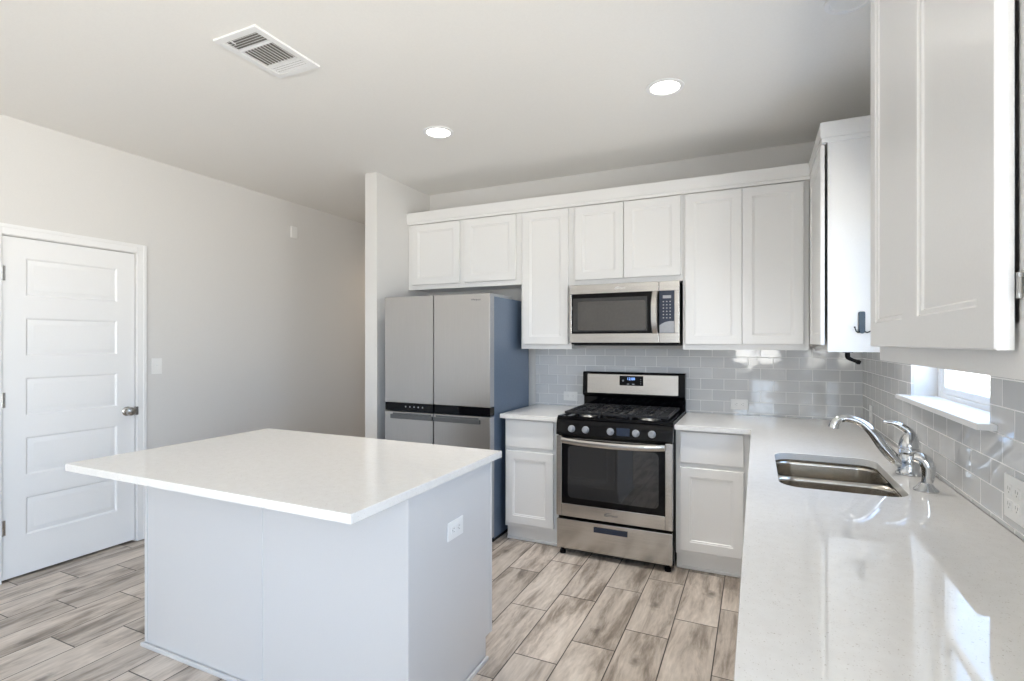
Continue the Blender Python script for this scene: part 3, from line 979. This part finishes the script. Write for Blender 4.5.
def grate(x0, x1, y0, y1, spots):
    b = B(); za, zb2, wbar = .938, .956, .012
    b.box(x0, x1, y0, y0 + wbar, za, zb2, .003).box(x0, x1, y1 - wbar, y1, za, zb2, .003)
    b.box(x0, x0 + wbar, y0 + wbar, y1 - wbar, za, zb2, .003).box(x1 - wbar, x1, y0 + wbar, y1 - wbar, za, zb2, .003)
    ym = (y0 + y1) / 2; xm = (x0 + x1) / 2
    if len(spots) > 1:
        b.box(x0 + wbar, x1 - wbar, ym - wbar / 2, ym + wbar / 2, za, zb2, .003)
    for sx_, sy_ in spots:
        hy = (y1 - y0) / 2 / len(spots)
        for k in (-1, 0, 1):
            xx = sx_ + k * (x1 - x0) * .27
            g = .028 if k == 0 else .012
            b.box(xx - .005, xx + .005, sy_ + g, sy_ + hy - .004, za + .003, zb2 + .001, .002)
            b.box(xx - .005, xx + .005, sy_ - hy + .004, sy_ - g, za + .003, zb2 + .001, .002)
        for k in (-.5, .5):
            b.box(x0 + .008, sx_ - .030, sy_ + k * hy * .9 - .005, sy_ + k * hy * .9 + .005, za + .003, zb2 + .001, .002)
            b.box(sx_ + .030, x1 - .008, sy_ + k * hy * .9 - .005, sy_ + k * hy * .9 + .005, za + .003, zb2 + .001, .002)
        b.box(x0 + .008, sx_ - .028, sy_ - .005, sy_ + .005, za + .003, zb2 + .001, .002)
        b.box(sx_ + .028, x1 - .008, sy_ - .005, sy_ + .005, za + .003, zb2 + .001, .002)
    for x in (x0 + .012, x1 - .012):
        for y in (y0 + .012, y1 - .012):
            b.lathe([(0, 0), (.007, 0), (.007, .019), (0, .019)], (x, y, .9212), n=10)
    return b.build('grate', 'blackmat', t)


grate(-1.812, -1.558, -.630, -.115, [(BX[0], -.515), (BX[0], -.225)])
grate(-1.554, -1.380, -.630, -.115, [(BX[1], -.37)])
grate(-1.376, -1.122, -.630, -.115, [(BX[2], -.515), (BX[2], -.225)])
# backguard
b = B(); bm = b.bm
prof = [(-.020, .906), (-.020, 1.185), (-.030, 1.199), (-.075, 1.199), (-.090, 1.188), (-.098, 1.030), (-.094, 1.018), (-.064, 1.006), (-.060, .906)]
vs = [bm.verts.new((RX0, y, zz)) for y, zz in prof]; f = bm.faces.new(vs)
r = bmesh.ops.extrude_face_region(bm, geom=[f])
for v in r['geom']:
    if isinstance(v, bmesh.types.BMVert): v.co.x = RX1
bmesh.ops.recalc_face_normals(bm, faces=list(bm.faces))
bgd = b.build('backguard', 'blackgloss', t)
tilt = Matrix.Translation((0, -.0945, 1.110)) @ Matrix.Rotation(R(-2.9), 4, 'X')
b = B(); b.loft([[(x, dy, zz) for x, zz in rrect(RX0 + .036 + i, RX1 - .046 - i, -.074 + i, .073 - i, .008)] for i, dy in ((0, .002), (0, -.001), (.002, -.003))])
b.build('steel_fascia', 'steel', bgd, tilt)
b = B(); b.box(-1.560, -1.383, -.0055, -.001, -.010, .063, .001)
dsp = b.build('display', 'blackplastic', bgd, tilt)
text_mesh('clock_digits', '12:00', .027, 'clock', bgd, tilt @ Matrix.Translation((-1.474, -.0060, .040)) @ Matrix.Rotation(PI / 2, 4, 'X'), .0003)
for x in (-1.495, -1.456):
    B().box(x - .009, x + .009, -.0062, -.0052, -.001, .004).build('touch_key', 'greyplastic', bgd, tilt)
for k in range(3):
    B().box(-1.404, -1.398, -.0062, -.0052, .004 + .016 * k, .008 + .016 * k).build('touch_key', 'greyplastic', bgd, tilt)
B().lathe([(0.0055, 0), (.007, 0), (.007, .0006), (.0055, .0006)], (-1.533, -.0055, .026), (0, -1, 0), 20).build('touch_key', 'greyplastic', bgd, tilt)


def ring_logo(parent, mtx, wr, mm):
    """plain oval swoosh ring"""
    b = B()
    pts = [(wr * math.cos(a), 0, wr * .42 * math.sin(a) + wr * .25 * math.cos(a)) for a in [R(20 + 300 * i / 20) for i in range(21)]]
    b.tube(pts, [.0006 + .0014 * math.sin(PI * i / 20) for i in range(21)], 6, 1)
    return b.build('logo_ring', mm, parent, mtx)


text_mesh('logo_lettering', 'Whirlpool', .020, 'handlegrey', od, Matrix.Translation((-1.470, -.7003, .305)) @ Matrix.Rotation(PI / 2, 4, 'X'))
ring_logo(od, Matrix.Translation((-1.493, -.7005, .309)), .022, 'handlegrey')

# ------------------------------------------------------------------ microwave
MX0, MX1, MZ0, MZ1 = -1.8605, -1.0875, 1.4215, 1.8385
t = thing('microwave', 'stainless over-the-range microwave with black window and keypad', 'microwave', ((MX0 + MX1) / 2, -.2, MZ0))
b = B(); b.box(MX0 + .004, MX1 - .007, -.366, -.0225, MZ0 - .012, MZ1 - .002, .002)
b.build('housing', 'blackplastic', t)
b = B(); b.box(MX0 + .02, MX1 - .02, -.350, -.03, MZ0 - .020, MZ0 - .0125, .002)
b.build('vent_grille', 'blackmat', t)
DXm = -1.2215                                       # joint between door and control side
GX0, GX1, GZ0, GZ1 = -1.842, -1.120, 1.487, 1.773
b = B()
b.box(MX0, DXm - .001, -.400, -.367, GZ1, MZ1, .003).box(MX0, DXm - .001, -.400, -.367, MZ0, GZ0, .003).box(MX0, GX0, -.400, -.367, GZ0, GZ1, .002)
dm_ = b.build('door', 'steel', t)
b = B(); b.box(DXm + .001, MX1, -.400, -.367, GZ1, MZ1, .003).box(DXm + .001, MX1, -.400, -.367, MZ0, GZ0, .003).box(GX1, MX1, -.400, -.367, GZ0, GZ1, .002)
b.build('control_surround', 'steel', t)
B().box(GX0, DXm - .002, -.397, -.3675, GZ0, GZ1, .001).build('door_glass', 'glassblack', dm_)
b = B(); b.loft([[(x, -.3982 + dy, zz) for x, zz in rrect(-1.796 + i, -1.312 - i, 1.512 + i, 1.716 - i, .012)] for i, dy in ((0, .002), (0, 0), (.002, -.0002))])
b.build('window', 'mwwin', dm_)
b = B(); b.box(-1.832, -1.300, -.3978, -.3965, 1.503, 1.742, .0005)
b.build('window_border', 'ovenwin', dm_)
lo = []
for i in range(13):
    u = i / 12; zz = 1.484 + .290 * u; bow = .026 * (1 - (2 * u - 1) ** 4) + .008; dx = -.008 * (1 - (2 * u - 1) ** 2)
    xa, xb, y = -1.2665 + dx, -1.2280 + dx * .2, -.398 - bow
    lo.append([(xa, y + .006, zz), (xa + .006, y, zz), (xb - .006, y, zz), (xb, y + .006, zz), (xb - .004, y + .014, zz), (xa + .004, y + .014, zz)])
b = B(); b.loft(lo); b.box(-1.262, -1.231, -.408, -.3972, 1.486, 1.510, .002).box(-1.262, -1.231, -.408, -.3972, 1.748, 1.772, .002)
b.build('door_handle', 'steel', dm_)
B().box(DXm + .002, GX1, -.397, -.3675, GZ0, GZ1, .001).build('keypad', 'navy', t)
b = B(); b.box(-1.196, -1.142, -.3985, -.3968, 1.722, 1.742, .0005)
b.build('display', 'greyplastic', t)
b = B()
for i in range(6):
    for j in range(3):
        x = -1.192 + j * .022; zz = 1.700 - i * .022
        b.box(x - .004, x + .004, -.3984, -.3968, zz - .0035, zz + .0035)
b.build('keys', 'greyplastic', t)
b = B(); pts = [(-1.218, 1.489), (-1.122, 1.489), (-1.122, 1.566), (-1.150, 1.568), (-1.180, 1.562), (-1.205, 1.550), (-1.218, 1.540)]
b.loft([[(x, y, zz) for x, zz in pts] for y in (-.3970, -.3984)])
b.build('start_pad', 'greyplastic', t)
text_mesh('logo_lettering', 'Whirlpool', .017, 'trim', dm_, Matrix.Translation((-1.486, -.4004, 1.806)) @ Matrix.Rotation(PI / 2, 4, 'X'))
ring_logo(dm_, Matrix.Translation((-1.506, -.4006, 1.808)), .018, 'trim')

t.location.y += .012

# ------------------------------------------------------------------ refrigerator
FX0_, FX1_ = -3.2140, -2.3040
t = thing('refrigerator', 'four-door stainless steel refrigerator with blue-grey sides in the alcove', 'refrigerator', ((FX0_ + FX1_) / 2, -.42, 0))
B().box(FX0_ + .004, FX1_ - .006, -.712, -.085, .03, 1.752, .004).build('cabinet', 'fridgeside', t)
xm = -2.769
doors = {}
for nm, x0, x1, z0, z1 in (('upper_door', FX0_, xm - .003, .968, 1.770), ('upper_door', xm + .003, FX1_, .968, 1.770), ('lower_door', FX0_, xm - .003, .045, .900), ('lower_door', xm + .003, FX1_, .045, .900)):
    b = B(); b.box(x0, x1, -.790, -.7755, z0, z1, .005)
    o = b.build(nm, 'steelv', t); doors[(nm, x0 < -3)] = o
    b = B(); b.box(x0 + .002, x1 - .002, -.775, -.716, z0 + .002, z1 - .002, .003)
    b.build('door_edge', 'greyplastic', o)
for x0, x1, left in ((FX0_, xm - .003, True), (xm + .003, FX1_, False)):
    o = doors[('upper_door', left)]
    b = B(); b.box(x0 + .001, x1 - .001, -.786, -.716, .906, .967, .003)
    bd = b.build('black_band', 'glassblack', t)
    if left:
        for k in range(5):
            x = -3.02 + k * .038
            B().box(x - .005, x + .005, -.7868, -.7858, .935, .945).build('touch_key', 'greyplastic', bd)
    lo_ = doors[('lower_door', left)]
    b = B()
    hx0, hx1 = (-3.150, xm - .006) if left else (xm + .006, -2.378)
    b.box(hx0, hx1, -.806, -.792, .848, .880, .004).box(hx0, hx0 + .014, -.795, -.7895, .850, .878).box(hx1 - .014, hx1, -.795, -.7895, .850, .878)
    b.box(hx0 + .014, hx1 - .014, -.7925, -.7895, .850, .892)
    b.build('door_handle', 'handlegrey', lo_)
text_mesh('logo_lettering', 'Whirlpool', .018, 'handlegrey', doors[('upper_door', False)], Matrix.Translation((-2.415, -.7903, 1.726)) @ Matrix.Rotation(PI / 2, 4, 'X'))
for x0, x1 in ((FX1_ - .12, FX1_ - .012), (FX0_ + .012, FX0_ + .12)):
    b = B(); b.box(x0, x1, -.735, -.40, 1.7525, 1.772, .006)
    b.build('hinge_cover', 'greyplastic', t)
b = B(); b.box(FX0_ + .02, FX1_ - .02, -.70, -.10, 0.0, .030)
b.build('base_grille', 'blackplastic', t)

# ------------------------------------------------------------------ ceiling: lamps and air vent
def downlight(x, y, label, lit=True, watts=72, tint=(1, .97, .93), spread=104):
    t = thing('recessed_light', label, 'ceiling light', (x, y, ZC), 'recessed ceiling lights', local=True)
    z0 = -.0008
    b = B(); b.loft([[(r * math.cos(2 * PI * i / 36), r * math.sin(2 * PI * i / 36), zz) for i in range(36)] for r, zz in
                     ((.098, z0), (.097, z0 - .004), (.090, z0 - .007), (.078, z0 - .0065), (.074, z0 - .003), (.074, z0), (.098, z0))], False, False)
    b.build('trim_ring', 'trim', t)
    B().lathe([(0, z0 - .004), (.074, z0 - .003), (.074, z0), (0, z0)], n=36).build('lens', 'lamp' if lit else 'greyplastic', t)
    if lit:
        d = bpy.data.lights.new('lamp_light', 'SPOT'); d.energy = watts; d.color = tint; d.spot_size = R(spread); d.spot_blend = 1.0; d.shadow_soft_size = .07
        lo = bpy.data.objects.new('lamp_light', d); COL.objects.link(lo); lo.parent = t; lo.location = (0, 0, -.02)
    return t


downlight(-2.466, -1.191, 'lit round recessed ceiling light above the refrigerator end of the kitchen')
downlight(-1.058, -1.188, 'lit round recessed ceiling light nearest the range and microwave')
downlight(-4.05, 1.10, 'warm recessed ceiling light in the hall behind the partition wall', True, 26, (1, .80, .58), 150)
t = thing('recessed_light', 'unlit round ceiling fixture over the sink cut off by the picture top', 'ceiling light', (-.288, -1.606, ZC), 'recessed ceiling lights', local=True)
b = B(); b.loft([[(r * math.cos(2 * PI * i / 36), r * math.sin(2 * PI * i / 36), zz) for i in range(36)] for r, zz in
                 ((.088, -.0008), (.087, -.006), (.080, -.009), (.070, -.0085), (.066, -.003), (.066, -.0008), (.088, -.0008))], False, False)
b.build('trim_ring', 'trim', t)
B().lathe([(0, -.0035), (.066, -.0025), (.066, -.0008), (0, -.0008)], n=36).build('lens', M['plastic'], t)

VX0, VX1, VY0, VY1 = -2.810, -2.543, -2.487, -2.120
t = thing('ceiling_vent', 'white rectangular air vent with three louvered sections in the ceiling', 'air vent', ((VX0 + VX1) / 2, (VY0 + VY1) / 2, ZC))
b = B(); e_ = .034; zt_ = ZC - .0008; zl = ZC - .011
S1, S2 = -2.375, -2.222
b.box(VX0, VX1, VY0, VY0 + e_, zl, zt_, .003).box(VX0, VX1, VY1 - e_, VY1, zl, zt_, .003)
b.box(VX0, VX0 + e_, VY0 + e_, VY1 - e_, zl, zt_, .003).box(VX1 - e_, VX1, VY0 + e_, VY1 - e_, zl, zt_, .003)
b.box(VX0 + e_, VX1 - e_, S1 - .006, S1 + .006, zl, zt_).box(VX0 + e_, VX1 - e_, S2 - .006, S2 + .006, zl, zt_)
b.build('frame', 'trim', t)
B().box(VX0 + e_, VX1 - e_, VY0 + e_, VY1 - e_, ZC - .0016, ZC - .0008).build('duct_shade', paint('duct_shade_paint', (.20, .19, .17), .7), t)  # dark sheet on the ceiling stands in for shade inside the duct


def louver(x0, x1, y0, y1, along, pitch, tilt_, w, nm='louver'):
    b = B()
    if along == 'x':
        n_ = int((y1 - y0) / pitch)
        for i in range(n_):
            yc = y0 + (i + .5) * (y1 - y0) / n_
            q_ = B(); q_.box(x0, x1, -w / 2, w / 2, -.0007, .0007)
            b.merge(q_, Matrix.Translation((0, yc, ZC - .0065)) @ Matrix.Rotation(R(tilt_), 4, 'X'))
    else:
        n_ = int((x1 - x0) / pitch)
        for i in range(n_):
            xc = x0 + (i + .5) * (x1 - x0) / n_
            q_ = B(); q_.box(-w / 2, w / 2, y0, y1, -.0007, .0007)
            b.merge(q_, Matrix.Translation((xc, 0, ZC - .0065)) @ Matrix.Rotation(R(tilt_), 4, 'Y'))
    return b.build(nm, 'trim', t)


louver(VX0 + e_, VX1 - e_, VY0 + e_, S1 - .006, 'x', .0135, 42, .012)
louver(VX0 + e_, VX1 - e_, S1 + .006, S2 - .006, 'y', .0190, 42, .0150)
louver(VX0 + e_, VX1 - e_, S2 + .006, VY1 - e_, 'x', .0125, -24, .0085)
B().box(VX0 + .075, VX0 + .081, VY0 + e_ - .004, VY0 + e_ + .022, zl - .004, zl, .001).build('damper_lever', 'trim', t)

# ------------------------------------------------------------------ outlets, switch, chime
G_OUT = 'white outlet plates'


def outlet(label, mtx, w=.073, h=.116, gangs=1, flat=False):
    """plate drawn upright, facing -y, back at y = 0"""
    t = thing('wall_outlet', label, 'outlet', mtx.to_translation(), G_OUT)
    W2 = w * gangs * (.82 if gangs > 1 else 1)
    mtx = mtx @ (Matrix.Rotation(PI / 2, 4, 'Y') if flat else Matrix.Identity(4))
    b = B(); b.box(-W2 / 2, W2 / 2, -.006, -.0006, -h / 2, h / 2, .002)
    pl = b.build('cover_plate', 'plastic', t, mtx)
    for g in range(gangs):
        cx = (g - (gangs - 1) / 2) * .046
        for s in (-1, 1):
            b = B(); b.loft([[(x, y, zz) for x, zz in rrect(cx - .0165, cx + .0165, s * .0205 - .0145, s * .0205 + .0145, .007, 4)] for y in (-.0055, -.0078)])
            rc = b.build('receptacle', 'plastic', t, mtx)
            b = B(); zc = s * .0205
            b.box(cx - .0075, cx - .0055, -.0082, -.0076, zc - .001, zc + .008).box(cx + .0055, cx + .0075, -.0082, -.0076, zc - .001, zc + .007)
            b.lathe([(0, 0), (.0022, 0), (.0022, .0006), (0, .0006)], (cx, -.0076, zc - .007), (0, -1, 0), 10)
            b.build('slots', 'slot', rc, mtx)
    return t


RZ = Matrix.Rotation(-PI / 2, 4, 'Z')                 # faces -x
outlet('white outlet plate lying sideways on tiles left of the range', Matrix.Translation((-1.977, -.0090, .994)), flat=True)
outlet('white outlet plate lying sideways on tiles right of the range', Matrix.Translation((-.730, -.0090, .988)), flat=True)
outlet('large white double outlet plate on right wall tiles in the foreground', Matrix.Translation((0, -2.228, 1.008)) @ RZ, gangs=2)
outlet('white outlet plate on the right wall tiles nearest the back corner', Matrix.Translation((0, -.300, .990)) @ RZ)
outlet('white outlet plate on the end panel of the kitchen island', Matrix.Translation((IX1, -2.217, .673)) @ Matrix.Rotation(PI / 2, 4, 'Z'), flat=True)

t = thing('light_switch', 'white toggle light switch on left wall beside the door', 'light switch', (XL, -1.618, 1.249))
LX = Matrix.Translation((XL, -1.618, 1.249)) @ Matrix.Rotation(PI / 2, 4, 'Z')
b = B(); b.box(-.0365, .0365, -.006, -.0006, -.058, .058, .002)
b.build('cover_plate', 'plastic', t, LX)
b = B(); b.box(-.0055, .0055, -.0075, -.0058, -.013, .013, .001).box(-.004, .004, -.016, -.0070, -.001, .009, .001)
b.build('toggle', 'plastic', t, LX)
t = thing('door_chime', 'small white chime box high on the left wall near the hall', 'chime box', (XL, -.352, 2.482))
b = B(); b.box(XL + .0006, XL + .022, -.388, -.316, 2.427, 2.538, .005)
b.build('cover', 'plastic', t)
b = B(); b.box(XL + .0218, XL + .0235, -.375, -.329, 2.440, 2.456, .0005)
b.build('grille', 'plastic', t)

# ------------------------------------------------------------------ hook on the end panel, bracket under the corner cabinet
HX, HZ = -.153, 1.522
t = thing('adhesive_hook', 'blue-grey double-pronged hook stuck on the corner cabinet end panel', 'hook', (HX, CY, HZ))
y = CY - .0006
b = B(); b.loft([[(xx, yy, zz) for xx, zz in rrect(HX - .014 + i, HX + .014 - i, HZ - .052 + i, HZ + .052 - i, .006, 4)] for i, yy in ((0, y), (0, y - .006), (.002, y - .008))])
b.build('back_plate', 'hookblue', t)
for s, rr_ in ((-1, .020), (1, .030)):
    b = B(); b.tube([(HX + s * .008, y - .006, HZ - .044), (HX + s * (.010 + rr_ * .3), y - .016, HZ - .050), (HX + s * (.012 + rr_ * .7), y - .026, HZ - .044), (HX + s * (.013 + rr_), y - .030, HZ - .026)],
                    [.0032, .0030, .0028, .0026], 10, 5)
    b.lathe([(0, 0), (.0035, .001), (.0045, .004), (.0035, .007), (0, .008)], (HX + s * (.013 + rr_), y - .030, HZ - .029), n=12)
    b.build('prong', 'blackplastic', t)
b = B(); b.lathe([(0, 0), (.010, 0), (.010, .012), (0, .012)], (HX, y - .008, HZ - .046), (0, -1, 0), 16)
b.build('prong_boss', 'hookblue', t)

QX, QY = -.205, -.93
t = thing('towel_bracket', 'black bent bracket arm hanging under the corner wall cabinet', 'bracket', (QX, QY, 1.3785))
b = B(); b.box(QX - .022, QX + .022, QY - .018, QY + .018, 1.3715, 1.3785, .002)
b.build('mount_plate', 'blackplastic', t)
b = B(); b.tube([(QX, QY, 1.374), (QX, QY, 1.352), (QX + .006, QY, 1.343), (QX + .024, QY - .003, 1.334), (QX + .042, QY - .008, 1.326)], [.012, .0115, .010, .0085, .0095], 14, 6)
b.lathe([(0, -.012), (.009, -.010), (.0125, 0), (.009, .010), (0, .012)], (QX + .044, QY - .008, 1.325), (1, 0, -.4), 16)
b.build('arm', 'blackplastic', t)
